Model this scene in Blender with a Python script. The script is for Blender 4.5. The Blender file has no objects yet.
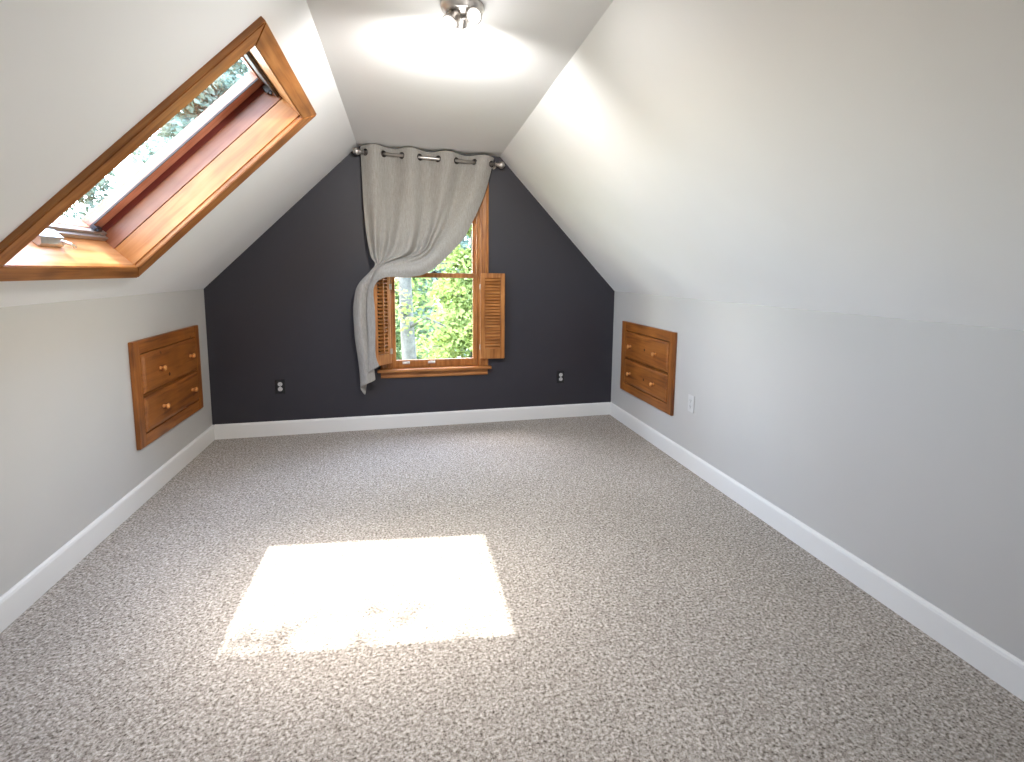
import bpy, bmesh, math, random
import numpy as np
from mathutils import Vector, Matrix

random.seed(7)
SC = bpy.context.scene
COL = SC.collection
PI = math.pi
E_L, E_R, E_B, E_GLOW, E_SUN, E_SKY, E_BULB = 22.0, 15.0, 74.0, 0.5, 14.0, 18.5, 1.0
SQ = math.sqrt(0.5)

# ------------------------------------------------------------------ dimensions (metres)
W = 3.286            # room width between the knee walls
H = 1.15             # knee wall height
HC = 2.256           # flat ceiling height
CL = 1.104           # left edge of the flat ceiling
CR0, CR1 = 2.218, 2.046   # right edge of the flat ceiling at the gable and at the rear
YB = -6.2            # rear wall
TH = 0.2             # thickness of the roof build-up

# ------------------------------------------------------------------ helpers
def link(o):
    COL.objects.link(o)
    return o

def mesh_obj(name, bm, mat, parent=None, smooth=False, local=False):
    me = bpy.data.meshes.new(name)
    bmesh.ops.recalc_face_normals(bm, faces=bm.faces[:])
    bm.to_mesh(me)
    bm.free()
    if smooth:
        for p in me.polygons:
            p.use_smooth = True
    o = bpy.data.objects.new(name, me)
    if isinstance(mat, (list, tuple)):
        for m in mat:
            me.materials.append(m)
    else:
        me.materials.append(mat)
    link(o)
    if parent is not None:
        o.parent = parent
        if not local:
            o.matrix_parent_inverse = world_of(parent).inverted()
    return o

def world_of(o):
    m = o.matrix_basis.copy()
    if o.parent is not None:
        m = world_of(o.parent) @ o.matrix_parent_inverse @ m
    return m

def empty(name, loc, rot=(0, 0, 0)):
    o = bpy.data.objects.new(name, None)
    o.empty_display_size = 0.1
    o.location = loc
    o.rotation_euler = rot
    return link(o)

def tag(o, label, cat, group=None):
    o['label'] = label
    o['category'] = cat
    if group:
        o['group'] = group
    return o

def struct(o, label=None):
    o['kind'] = 'structure'
    if label:
        o['label'] = label
        o['category'] = label.split('|')[-1] if '|' in label else 'room'
    return o

def box(bm, x0, x1, y0, y1, z0, z1, bev=0.0, mat_index=0, seg=2, M=None):
    vs = [bm.verts.new((x, y, z)) for x in (x0, x1) for y in (y0, y1) for z in (z0, z1)]
    idx = [(0, 1, 3, 2), (4, 6, 7, 5), (0, 4, 5, 1), (2, 3, 7, 6), (0, 2, 6, 4), (1, 5, 7, 3)]
    fs = [bm.faces.new([vs[i] for i in f]) for f in idx]
    geom_v = list(vs)
    if bev > 0:
        es = list({e for f in fs for e in f.edges})
        r = bmesh.ops.bevel(bm, geom=es, offset=bev, segments=seg, profile=0.5, affect='EDGES')
        geom_v = list({v for f in r['faces'] for v in f.verts} | {v for v in vs if v.is_valid})
        fs = [f for f in {f for v in geom_v for f in v.link_faces}]
    for f in fs:
        if f.is_valid:
            f.material_index = mat_index
    if M is not None:
        for v in geom_v:
            if v.is_valid:
                v.co = M @ v.co
    return geom_v

def prism(bm, poly, axis, a, b):
    """poly: 2D points; axis 'y': points are (x, z), 'x': (y, z), 'z': (x, y)."""
    def mk(p, t):
        if axis == 'y':
            return (p[0], t, p[1])
        if axis == 'x':
            return (t, p[0], p[1])
        return (p[0], p[1], t)
    A = [bm.verts.new(mk(p, a)) for p in poly]
    B = [bm.verts.new(mk(p, b)) for p in poly]
    n = len(poly)
    bm.faces.new(A)
    bm.faces.new(B[::-1])
    for i in range(n):
        bm.faces.new((A[i], B[i], B[(i + 1) % n], A[(i + 1) % n]))

def frame_of(d):
    d = Vector(d).normalized()
    u = d.orthogonal().normalized()
    return d, u, d.cross(u)

def tube(bm, pts, rad, seg=12, cap=True):
    pts = [Vector(p) for p in pts]
    if not isinstance(rad, (list, tuple)):
        rad = [rad] * len(pts)
    rings = []
    d, u, v = frame_of(pts[1] - pts[0])
    for i, p in enumerate(pts):
        if 0 < i < len(pts) - 1:
            d = (pts[i + 1] - pts[i - 1]).normalized()
        elif i == len(pts) - 1:
            d = (pts[i] - pts[i - 1]).normalized()
        u = (u - d * u.dot(d)).normalized()
        v = d.cross(u)
        rings.append([bm.verts.new(p + (u * math.cos(2 * PI * k / seg) + v * math.sin(2 * PI * k / seg)) * rad[i]) for k in range(seg)])
    for a, b in zip(rings[:-1], rings[1:]):
        for k in range(seg):
            bm.faces.new((a[k], a[(k + 1) % seg], b[(k + 1) % seg], b[k]))
    if cap:
        bm.faces.new(rings[0][::-1])
        bm.faces.new(rings[-1])

def lathe(bm, prof, origin, axis, seg=32):
    """prof: (r, h) pairs along axis from origin."""
    d, u, v = frame_of(axis)
    o = Vector(origin)
    rings = []
    for r, h in prof:
        c = o + d * h
        if r < 1e-6:
            rings.append([bm.verts.new(c)])
        else:
            rings.append([bm.verts.new(c + (u * math.cos(2 * PI * k / seg) + v * math.sin(2 * PI * k / seg)) * r) for k in range(seg)])
    for a, b in zip(rings[:-1], rings[1:]):
        for k in range(seg):
            k2 = (k + 1) % seg
            if len(a) == 1 and len(b) > 1:
                bm.faces.new((a[0], b[k2], b[k]))
            elif len(b) == 1 and len(a) > 1:
                bm.faces.new((a[k], a[k2], b[0]))
            elif len(a) > 1:
                bm.faces.new((a[k], a[k2], b[k2], b[k]))
    if len(rings[0]) > 1:
        bm.faces.new(rings[0][::-1])
    if len(rings[-1]) > 1:
        bm.faces.new(rings[-1])

def torus(bm, c, nrm, R, r, seg=28, sec=10):
    d, u, v = frame_of(nrm)
    c = Vector(c)
    rings = []
    for i in range(seg):
        a = 2 * PI * i / seg
        e = u * math.cos(a) + v * math.sin(a)
        rings.append([bm.verts.new(c + e * (R + r * math.cos(2 * PI * k / sec)) + d * r * math.sin(2 * PI * k / sec)) for k in range(sec)])
    for i in range(seg):
        a, b = rings[i], rings[(i + 1) % seg]
        for k in range(sec):
            bm.faces.new((a[k], b[k], b[(k + 1) % sec], a[(k + 1) % sec]))

# ------------------------------------------------------------------ materials
def new_mat(name):
    m = bpy.data.materials.new(name)
    m.use_nodes = True
    nt = m.node_tree
    return m, nt, nt.nodes['Principled BSDF'], nt.nodes, nt.links

def srgb(r, g, b):
    f = lambda c: (c / 255 / 12.92) if c / 255 <= 0.04045 else ((c / 255 + 0.055) / 1.055) ** 2.4
    return (f(r), f(g), f(b), 1)

def ramp(ns, stops):
    n = ns.new('ShaderNodeValToRGB')
    el = n.color_ramp.elements
    while len(el) < len(stops):
        el.new(0.5)
    for e, (p, c) in zip(el, stops):
        e.position = p
        e.color = c
    return n

def paint(name, col, rough=0.55, bump=0.03, var=0.03):
    m, nt, b, ns, ls = new_mat(name)
    tc = ns.new('ShaderNodeTexCoord')
    n = ns.new('ShaderNodeTexNoise'); n.inputs['Scale'].default_value = 1.3; n.inputs['Detail'].default_value = 3
    ls.new(tc.outputs['Object'], n.inputs['Vector'])
    c0 = tuple(x * (1 - var) for x in col[:3]) + (1,)
    c1 = tuple(min(1, x * (1 + var)) for x in col[:3]) + (1,)
    r = ramp(ns, [(0.3, c0), (0.7, c1)])
    ls.new(n.outputs['Fac'], r.inputs['Fac'])
    ls.new(r.outputs['Color'], b.inputs['Base Color'])
    n2 = ns.new('ShaderNodeTexNoise'); n2.inputs['Scale'].default_value = 220; n2.inputs['Detail'].default_value = 2
    ls.new(tc.outputs['Object'], n2.inputs['Vector'])
    bp = ns.new('ShaderNodeBump'); bp.inputs['Strength'].default_value = bump; bp.inputs['Distance'].default_value = 0.002
    ls.new(n2.outputs['Fac'], bp.inputs['Height'])
    ls.new(bp.outputs['Normal'], b.inputs['Normal'])
    b.inputs['Roughness'].default_value = rough
    return m

def wood(name, axis, dark, mid, light, scale=1.0, rough=0.38):
    m, nt, b, ns, ls = new_mat(name)
    tc = ns.new('ShaderNodeTexCoord')
    mp = ns.new('ShaderNodeMapping')
    s = [22 * scale] * 3
    s[axis] = 1.6 * scale
    mp.inputs['Scale'].default_value = s
    ls.new(tc.outputs['Object'], mp.inputs['Vector'])
    n = ns.new('ShaderNodeTexNoise'); n.inputs['Scale'].default_value = 2.0; n.inputs['Detail'].default_value = 6; n.inputs['Distortion'].default_value = 0.6
    ls.new(mp.outputs['Vector'], n.inputs['Vector'])
    r = ramp(ns, [(0.30, dark), (0.48, mid), (0.72, light)])
    ls.new(n.outputs['Fac'], r.inputs['Fac'])
    # broad tone variation and the odd knot
    n2 = ns.new('ShaderNodeTexNoise'); n2.inputs['Scale'].default_value = 5.0; n2.inputs['Detail'].default_value = 2
    ls.new(tc.outputs['Object'], n2.inputs['Vector'])
    r2 = ramp(ns, [(0.35, (0.80, 0.78, 0.74, 1)), (0.65, (1.12, 1.10, 1.08, 1))])
    ls.new(n2.outputs['Fac'], r2.inputs['Fac'])
    mx = ns.new('ShaderNodeMix'); mx.data_type = 'RGBA'; mx.blend_type = 'MULTIPLY'; mx.inputs['Factor'].default_value = 1.0
    ls.new(r.outputs['Color'], mx.inputs['A']); ls.new(r2.outputs['Color'], mx.inputs['B'])
    vo = ns.new('ShaderNodeTexVoronoi'); vo.inputs['Scale'].default_value = 5.5
    ls.new(tc.outputs['Object'], vo.inputs['Vector'])
    r3 = ramp(ns, [(0.035, (0.35, 0.25, 0.2, 1)), (0.075, (1, 1, 1, 1))])
    ls.new(vo.outputs['Distance'], r3.inputs['Fac'])
    mx2 = ns.new('ShaderNodeMix'); mx2.data_type = 'RGBA'; mx2.blend_type = 'MULTIPLY'; mx2.inputs['Factor'].default_value = 1.0
    ls.new(mx.outputs['Result'], mx2.inputs['A']); ls.new(r3.outputs['Color'], mx2.inputs['B'])
    ls.new(mx2.outputs['Result'], b.inputs['Base Color'])
    b.inputs['Roughness'].default_value = rough
    bp = ns.new('ShaderNodeBump'); bp.inputs['Strength'].default_value = 0.06; bp.inputs['Distance'].default_value = 0.002
    ls.new(n.outputs['Fac'], bp.inputs['Height']); ls.new(bp.outputs['Normal'], b.inputs['Normal'])
    return m

def plain(name, col, rough=0.5, metal=0.0, noise=0.06, scale=40):
    m, nt, b, ns, ls = new_mat(name)
    tc = ns.new('ShaderNodeTexCoord')
    n = ns.new('ShaderNodeTexNoise'); n.inputs['Scale'].default_value = scale; n.inputs['Detail'].default_value = 3
    ls.new(tc.outputs['Object'], n.inputs['Vector'])
    r = ramp(ns, [(0.3, tuple(c * (1 - noise) for c in col[:3]) + (1,)), (0.7, tuple(min(1, c * (1 + noise)) for c in col[:3]) + (1,))])
    ls.new(n.outputs['Fac'], r.inputs['Fac']); ls.new(r.outputs['Color'], b.inputs['Base Color'])
    b.inputs['Roughness'].default_value = rough
    b.inputs['Metallic'].default_value = metal
    return m

def glass(name, tint=(0.98, 0.98, 0.97, 1), gain=1.0):
    m, nt, b, ns, ls = new_mat(name)
    ns.remove(b)
    out = ns['Material Output']
    tr = ns.new('ShaderNodeBsdfTransparent'); tr.inputs['Color'].default_value = tint
    gl = ns.new('ShaderNodeBsdfGlossy'); gl.inputs['Roughness'].default_value = 0.0
    lw = ns.new('ShaderNodeLayerWeight')                     # facing = 1 - |cos|, the same on both faces
    pw = ns.new('ShaderNodeMath'); pw.operation = 'POWER'; pw.inputs[1].default_value = 5.0
    mu = ns.new('ShaderNodeMath'); mu.operation = 'MULTIPLY_ADD'; mu.use_clamp = True
    mu.inputs[1].default_value = 0.96 * gain; mu.inputs[2].default_value = 0.035 * gain
    mx = ns.new('ShaderNodeMixShader')
    ls.new(lw.outputs['Facing'], pw.inputs[0]); ls.new(pw.outputs['Value'], mu.inputs[0]); ls.new(mu.outputs['Value'], mx.inputs['Fac'])
    ls.new(tr.outputs['BSDF'], mx.inputs[1]); ls.new(gl.outputs['BSDF'], mx.inputs[2])
    ls.new(mx.outputs['Shader'], out.inputs['Surface'])
    return m

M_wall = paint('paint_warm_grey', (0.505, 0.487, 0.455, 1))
M_slope = paint('paint_white_ceiling', (0.85, 0.845, 0.835, 1))
M_flat = paint('paint_flat_ceiling', (0.86, 0.855, 0.845, 1))
M_navy = paint('paint_charcoal_navy', (0.026, 0.024, 0.031, 1), rough=0.5, var=0.06)
M_base = paint('paint_baseboard', (0.75, 0.735, 0.70, 1), rough=0.32, bump=0.0)
M_roof = plain('roof_shingle', (0.06, 0.06, 0.065, 1), 0.9, noise=0.3, scale=60)
PD, PM, PL = srgb(132, 78, 32), srgb(164, 104, 50), srgb(186, 128, 70)
M_wx = wood('pine_grain_x', 0, PD, PM, PL)
M_wy = wood('pine_grain_y', 1, PD, PM, PL)
M_wz = wood('pine_grain_z', 2, PD, PM, PL)
CD, CM, CLt = srgb(112, 60, 20), srgb(142, 84, 32), srgb(158, 98, 42)
M_cy = wood('drawer_pine_grain_y', 1, CD, CM, CLt)
M_cz = wood('drawer_pine_grain_z', 2, CD, CM, CLt)
M_lx = wood('light_pine_grain_x', 0, srgb(160, 98, 44), srgb(178, 116, 58), srgb(190, 132, 76), 0.8)
M_ly = wood('light_pine_grain_y', 1, srgb(158, 102, 54), srgb(176, 122, 74), srgb(188, 138, 92), 0.8)
M_pink = wood('rosy_pine_grain_x', 0, srgb(136, 82, 54), srgb(150, 96, 66), srgb(162, 108, 78), 0.8)
M_pinks = wood('rosy_sash_grain_x', 0, srgb(176, 116, 90), srgb(190, 130, 104), srgb(204, 146, 120), 0.8)
M_knob = plain('knob_pine', srgb(206, 140, 76), 0.35, noise=0.12)
M_knot = plain('wood_knot', srgb(60, 28, 12), 0.5)
M_nickel = plain('brushed_nickel', (0.56, 0.53, 0.50, 1), 0.34, 1.0)
M_steel = plain('bare_steel', (0.60, 0.60, 0.60, 1), 0.32, 1.0)
M_bronze = plain('dark_bronze_metal', (0.055, 0.045, 0.04, 1), 0.4, 0.6)
M_alu = plain('grey_aluminium', (0.42, 0.39, 0.36, 1), 0.4, 0.7)
M_brown = plain('dark_brown_stain', (0.05, 0.034, 0.024, 1), 0.6)
M_red = plain('red_gasket', (0.12, 0.016, 0.010, 1), 0.7)
M_black = plain('black_plastic', (0.008, 0.008, 0.009, 1), 0.35)
M_lightgrey = plain('light_grey_plastic', (0.55, 0.54, 0.52, 1), 0.4)
M_white = plain('white_plastic', (0.58, 0.57, 0.55, 1), 0.35, noise=0.02)
M_slot = plain('dark_slot', (0.05, 0.05, 0.05, 1), 0.6)
M_pane = glass('window_glass')
M_skyp = glass('skylight_glass', (0.93, 0.952, 0.955, 1), 1.2)

# carpet -------------------------------------------------------------
m, nt, b, ns, ls = new_mat('berber_carpet')
tc = ns.new('ShaderNodeTexCoord')
n1 = ns.new('ShaderNodeTexNoise'); n1.inputs['Scale'].default_value = 100; n1.inputs['Detail'].default_value = 3; n1.inputs['Roughness'].default_value = 0.75
n2 = ns.new('ShaderNodeTexVoronoi'); n2.inputs['Scale'].default_value = 120
n3 = ns.new('ShaderNodeTexNoise'); n3.inputs['Scale'].default_value = 1.2; n3.inputs['Detail'].default_value = 3
for n in (n1, n2, n3):
    ls.new(tc.outputs['Object'], n.inputs['Vector'])
r = ramp(ns, [(0.34, (0.07, 0.056, 0.042, 1)), (0.44, (0.30, 0.264, 0.226, 1)), (0.54, (0.425, 0.384, 0.340, 1)), (0.70, (0.635, 0.592, 0.540, 1))])
ls.new(n1.outputs['Fac'], r.inputs['Fac'])
sp = ns.new('ShaderNodeSeparateColor'); ls.new(n2.outputs['Color'], sp.inputs['Color'])
r2 = ramp(ns, [(0.0, (0.74, 0.72, 0.70, 1)), (0.5, (0.99, 0.99, 0.98, 1)), (1.0, (1.20, 1.20, 1.20, 1))])
ls.new(sp.outputs['Red'], r2.inputs['Fac'])
mx = ns.new('ShaderNodeMix'); mx.data_type = 'RGBA'; mx.blend_type = 'MULTIPLY'; mx.inputs['Factor'].default_value = 1
ls.new(r.outputs['Color'], mx.inputs['A']); ls.new(r2.outputs['Color'], mx.inputs['B'])
r3 = ramp(ns, [(0.35, (0.94, 0.94, 0.94, 1)), (0.65, (1.05, 1.05, 1.05, 1))])
ls.new(n3.outputs['Fac'], r3.inputs['Fac'])
mx2 = ns.new('ShaderNodeMix'); mx2.data_type = 'RGBA'; mx2.blend_type = 'MULTIPLY'; mx2.inputs['Factor'].default_value = 1
ls.new(mx.outputs['Result'], mx2.inputs['A']); ls.new(r3.outputs['Color'], mx2.inputs['B'])
ls.new(mx2.outputs['Result'], b.inputs['Base Color'])
bp = ns.new('ShaderNodeBump'); bp.inputs['Strength'].default_value = 0.7; bp.inputs['Distance'].default_value = 0.006
ls.new(n1.outputs['Fac'], bp.inputs['Height']); ls.new(bp.outputs['Normal'], b.inputs['Normal'])
b.inputs['Roughness'].default_value = 0.95
b.inputs['Specular IOR Level'].default_value = 0.1
M_carpet = m

# linen curtain --------------------------------------------------------
m, nt, b, ns, ls = new_mat('grey_linen')
tc = ns.new('ShaderNodeTexCoord')
mp = ns.new('ShaderNodeMapping'); mp.inputs['Scale'].default_value = (160, 160, 18)
ls.new(tc.outputs['Object'], mp.inputs['Vector'])
n1 = ns.new('ShaderNodeTexNoise'); n1.inputs['Scale'].default_value = 1.0; n1.inputs['Detail'].default_value = 4
ls.new(mp.outputs['Vector'], n1.inputs['Vector'])
n2 = ns.new('ShaderNodeTexNoise'); n2.inputs['Scale'].default_value = 300
ls.new(tc.outputs['Object'], n2.inputs['Vector'])
ad = ns.new('ShaderNodeMath'); ad.operation = 'ADD'
ls.new(n1.outputs['Fac'], ad.inputs[0]); ls.new(n2.outputs['Fac'], ad.inputs[1])
hf = ns.new('ShaderNodeMath'); hf.operation = 'MULTIPLY'; hf.inputs[1].default_value = 0.5
ls.new(ad.outputs['Value'], hf.inputs[0])
r = ramp(ns, [(0.3, (0.265, 0.25, 0.225, 1)), (0.7, (0.43, 0.41, 0.375, 1))])
ls.new(hf.outputs['Value'], r.inputs['Fac'])
ls.new(r.outputs['Color'], b.inputs['Base Color'])
bp = ns.new('ShaderNodeBump'); bp.inputs['Strength'].default_value = 0.15; bp.inputs['Distance'].default_value = 0.001
ls.new(hf.outputs['Value'], bp.inputs['Height']); ls.new(bp.outputs['Normal'], b.inputs['Normal'])
b.inputs['Roughness'].default_value = 0.9
b.inputs['Specular IOR Level'].default_value = 0.15
M_linen = m

def emis(name, col, s):
    m, nt, b, ns, ls = new_mat(name)
    b.inputs['Base Color'].default_value = (0.9, 0.9, 0.88, 1)
    b.inputs['Emission Color'].default_value = col
    b.inputs['Emission Strength'].default_value = s
    return m
M_bulb = emis('lit_bulb', (1, 0.95, 0.88, 1), E_BULB)

def leafmat(name, c0, c1, tr):
    m, nt, b, ns, ls = new_mat(name)
    ns.remove(b)
    out = ns['Material Output']
    gi = ns.new('ShaderNodeNewGeometry')
    tc = ns.new('ShaderNodeTexCoord')
    n = ns.new('ShaderNodeTexNoise'); n.inputs['Scale'].default_value = 2.2; n.inputs['Detail'].default_value = 4
    ls.new(tc.outputs['Object'], n.inputs['Vector'])
    ad = ns.new('ShaderNodeMath'); ad.operation = 'ADD'
    ml = ns.new('ShaderNodeMath'); ml.operation = 'MULTIPLY'; ml.inputs[1].default_value = 0.5
    ls.new(gi.outputs['Random Per Island'], ml.inputs[0])
    ls.new(n.outputs['Fac'], ad.inputs[0]); ls.new(ml.outputs['Value'], ad.inputs[1])
    r = ramp(ns, [(0.45, c0), (1.0, c1)])
    ls.new(ad.outputs['Value'], r.inputs['Fac'])
    d = ns.new('ShaderNodeBsdfDiffuse'); t = ns.new('ShaderNodeBsdfTranslucent')
    ls.new(r.outputs['Color'], d.inputs['Color']); ls.new(r.outputs['Color'], t.inputs['Color'])
    mx = ns.new('ShaderNodeMixShader'); mx.inputs['Fac'].default_value = tr
    ls.new(d.outputs['BSDF'], mx.inputs[1]); ls.new(t.outputs['BSDF'], mx.inputs[2])
    ls.new(mx.outputs['Shader'], out.inputs['Surface'])
    return m
M_leaf1 = leafmat('leaf_yellow_green', (0.14, 0.19, 0.045, 1), (0.32, 0.38, 0.14, 1), 0.45)
M_leaf2 = leafmat('leaf_mid_green', (0.10, 0.165, 0.06, 1), (0.28, 0.34, 0.16, 1), 0.4)
M_leaf3 = leafmat('leaf_blue_green', (0.085, 0.145, 0.120, 1), (0.24, 0.30, 0.25, 1), 0.4)
M_bark = plain('grey_bark', (0.092, 0.085, 0.075, 1), 0.9, noise=0.45, scale=9)
M_lawn = plain('lawn_grass', (0.085, 0.125, 0.045, 1), 0.95, noise=0.3, scale=3)
M_gravel = plain('pale_gravel', (0.26, 0.25, 0.22, 1), 0.95, noise=0.1, scale=12)

# ------------------------------------------------------------------ room shell
bm = bmesh.new()
box(bm, -0.1, W + 0.1, YB - 0.1, 0.14, -0.12, 0.0)
struct(mesh_obj('floor', bm, M_carpet))

bm = bmesh.new()
box(bm, -0.12, 0, YB, 0.0, 0.0, H)
struct(mesh_obj('wall_left', bm, M_wall))
bm = bmesh.new()
box(bm, W, W + 0.12, YB, 0.0, 0.0, H)
struct(mesh_obj('wall_right', bm, M_wall))

# gable wall with the window opening
WX0, WX1, WZ0, WZ1 = 1.312, 2.046, 0.495, 2.02
bm = bmesh.new()
prism(bm, [(-0.12, 0), (WX0, 0), (WX0, HC + 0.02), (CL - 0.02, HC + 0.02), (-0.02, H + 0.02), (-0.12, H)], 'y', 0, 0.14)
prism(bm, [(WX1, 0), (W + 0.12, 0), (W + 0.12, H), (W + 0.02, H + 0.02), (CR0 + 0.02, HC + 0.02), (WX1, HC + 0.02)], 'y', 0, 0.14)
prism(bm, [(WX0, 0), (WX1, 0), (WX1, WZ0), (WX0, WZ0)], 'y', 0, 0.14)
prism(bm, [(WX0, WZ1), (WX1, WZ1), (WX1, HC + 0.02), (WX0, HC + 0.02)], 'y', 0, 0.14)
bmesh.ops.remove_doubles(bm, verts=bm.verts[:], dist=1e-5)
struct(mesh_obj('wall_back', bm, M_navy))

# rear gable wall behind the camera
bm = bmesh.new()
prism(bm, [(-0.12, 0), (W + 0.12, 0), (W + 0.12, H), (W + 0.02, H + 0.02), (CR0 + 0.02, HC + 0.02), (CL - 0.02, HC + 0.02), (-0.02, H + 0.02), (-0.12, H)], 'y', YB, YB - 0.14)
struct(mesh_obj('wall_rear', bm, M_wall))

# flat ceiling
bm = bmesh.new()
prism(bm, [(CL, 0), (CR0, 0), (CR1, YB), (CL, YB)], 'z', HC, HC + TH)
struct(mesh_obj('ceiling', bm, M_flat))

# left slope in its own frame: X up the slope, Y along the room, Z outward
SL = (HC - H) / SQ                      # slope length
S0, S1 = 0.222, 1.330                   # skylight opening along the slope
Y0, Y1 = -2.205, -1.342                 # skylight opening along the room
OV = 0.70                               # overhang beyond the gable
SLOPE_ROT = (0, -PI / 4, 0)
bm = bmesh.new()
for (a, b_, c, d) in ((-0.3, S0, YB - 0.3, OV), (S1, SL + TH * 0.42, YB - 0.3, OV), (S0, S1, YB - 0.3, Y0), (S0, S1, Y1, OV)):
    # split so the part above the flat ceiling does not dip into the room
    if a < 0:
        prism(bm, [(0, 0), (b_, 0), (b_, TH), (-0.4, TH), (-0.4, TH * 0.5)], 'y', c, d)
    elif b_ > SL:
        prism(bm, [(a, 0), (SL, 0), (SL + TH * 0.41, TH), (a, TH)], 'y', c, d)
    else:
        box(bm, a, b_, c, d, 0, TH)
o = mesh_obj('ceiling_left', bm, M_slope)
o.location = (0, 0, H)
o.rotation_euler = SLOPE_ROT
struct(o)

# the outer roof carries on above the flat ceiling to the ridge
bm = bmesh.new()
box(bm, SL + 0.05, 2.40, YB - 0.3, OV, 0.125, TH)
o = mesh_obj('roof', bm, M_roof)
o.location = (0, 0, H)
o.rotation_euler = SLOPE_ROT
struct(o)

# right slope
bm = bmesh.new()
N = 12
rows = []
for i in range(N + 1):
    t = i / N
    y = OV + (YB - 0.3 - OV) * t
    cr = CR0 + (CR1 - CR0) * (-y / -YB)
    a = Vector((W, y, H)); c = Vector((cr, y, HC))
    n = Vector((HC - H, 0, W - cr)).normalized() * TH
    rows.append([bm.verts.new(p) for p in (a, c, c + n, a + n + Vector((0.3, 0, -0.3)))])
for p, q in zip(rows[:-1], rows[1:]):
    for k in range(4):
        bm.faces.new((p[k], p[(k + 1) % 4], q[(k + 1) % 4], q[k]))
bm.faces.new(rows[0]); bm.faces.new(rows[-1][::-1])
struct(mesh_obj('ceiling_right', bm, M_slope))

# baseboards: board with an eased top edge
HB = 0.1155
def baseboard(name, pts_fn):
    bm = bmesh.new()
    pts_fn(bm)
    return struct(mesh_obj(name, bm, M_base))
prof = [(0, 0), (0.015, 0), (0.015, HB - 0.016), (0.012, HB - 0.006), (0.005, HB), (0, HB)]
baseboard('baseboard_left', lambda bm: prism(bm, [(x, z) for x, z in prof], 'y', YB, 0.0))
baseboard('baseboard_right', lambda bm: prism(bm, [(W - x, z) for x, z in prof], 'y', YB, 0.0))
baseboard('baseboard_back', lambda bm: prism(bm, [(-x, z) for x, z in prof], 'x', 0.015, W - 0.015))
baseboard('baseboard_rear', lambda bm: prism(bm, [(YB + x, z) for x, z in prof], 'x', 0.015, W - 0.015))

# ------------------------------------------------------------------ gable window (window_1)
w1 = struct(empty('window_1', (1.68, 0, 0.46)))
cin0, cin1 = WX0, WX1
def molded_v(bm, xo, xi, z0, z1):
    """vertical casing board with a raised outer bead and a stepped inner edge."""
    s = 1 if xi > xo else -1
    prism(bm, [(xo, 0), (xo, -0.024), (xo + s * 0.012, -0.026), (xo + s * 0.018, -0.019), (xo + s * 0.05, -0.017),
               (xo + s * 0.056, -0.021), (xi - s * 0.004, -0.016), (xi, -0.012), (xi, 0)], 'z', z0, z1)
bm = bmesh.new(); molded_v(bm, 1.238, cin0, 0.505, WZ1)
mesh_obj('side_casing', bm, M_wz, w1)
bm = bmesh.new(); molded_v(bm, 2.122, cin1, 0.505, WZ1)
mesh_obj('side_casing', bm, M_wz, w1)
bm = bmesh.new(); box(bm, 1.238, 2.122, -0.022, 0, WZ1, WZ1 + 0.075, 0.004)
mesh_obj('head_casing', bm, M_wx, w1)
bm = bmesh.new(); box(bm, 1.212, 2.148, -0.055, 0.0, 0.478, 0.503, 0.007, seg=3)
box(bm, WX0 + 0.001, WX1 - 0.001, -0.001, 0.05, 0.478, 0.503)
mesh_obj('stool', bm, M_wx, w1)
bm = bmesh.new()
prism(bm, [(0, 0.478), (-0.024, 0.478), (-0.020, 0.466), (-0.016, 0.448), (-0.022, 0.440), (-0.018, 0.428), (0, 0.428)], 'x', 1.238, 2.118)
mesh_obj('apron', bm, M_wx, w1)
bm = bmesh.new()
box(bm, WX0, WX0 + 0.014, 0.0, 0.14, 0.495, WZ1); box(bm, WX1 - 0.014, WX1, 0.0, 0.14, 0.495, WZ1)
box(bm, WX0, WX1, 0.0, 0.14, WZ1 - 0.016, WZ1); box(bm, WX0, WX1, 0.05, 0.16, 0.482, 0.502)
mesh_obj('jamb', bm, M_wz, w1)
bm = bmesh.new()
box(bm, WX0 + 0.014, WX0 + 0.024, 0.004, 0.020, 0.505, WZ1 - 0.016, 0.003); box(bm, WX1 - 0.024, WX1 - 0.014, 0.004, 0.020, 0.505, WZ1 - 0.016, 0.003)
mesh_obj('stop', bm, M_wz, w1)
def sash(name, y0, y1, z0, z1, bot, top, sx):
    x0, x1 = WX0 + 0.014, WX1 - 0.014
    bm = bmesh.new()
    box(bm, x0, x0 + sx, y0, y1, z0, z1, 0.004); box(bm, x1 - sx, x1, y0, y1, z0, z1, 0.004)
    box(bm, x0 + sx - 0.002, x1 - sx + 0.002, y0 + 0.001, y1 - 0.001, z0, z0 + bot, 0.003)
    box(bm, x0 + sx - 0.002, x1 - sx + 0.002, y0 + 0.001, y1 - 0.001, z1 - top, z1, 0.003)
    s = mesh_obj(name, bm, M_wz, w1)
    bm = bmesh.new()
    ym = (y0 + y1) / 2
    box(bm, x0 + sx - 0.003, x1 - sx + 0.003, ym - 0.002, ym + 0.002, z0 + bot - 0.003, z1 - top + 0.003)
    p = mesh_obj('pane', bm, M_pane)
    p.parent = s
    p.matrix_parent_inverse = world_of(s).inverted()
    return s
sl = sash('lower_sash', 0.024, 0.058, 0.504, 1.292, 0.062, 0.040, 0.034)
su = sash('upper_sash', 0.064, 0.098, 1.254, WZ1 - 0.016, 0.036, 0.045, 0.034)
for x in (1.44, 1.648):
    bm = bmesh.new()
    box(bm, x - 0.030, x + 0.030, 0.016, 0.024, 0.540, 0.545, 0.0015); box(bm, x - 0.030, x + 0.030, 0.020, 0.024, 0.533, 0.554, 0.0015)
    l = mesh_obj('sash_lift', bm, M_steel, sl); l['label'] = 'small metal sash lift'
bm = bmesh.new()
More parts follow.
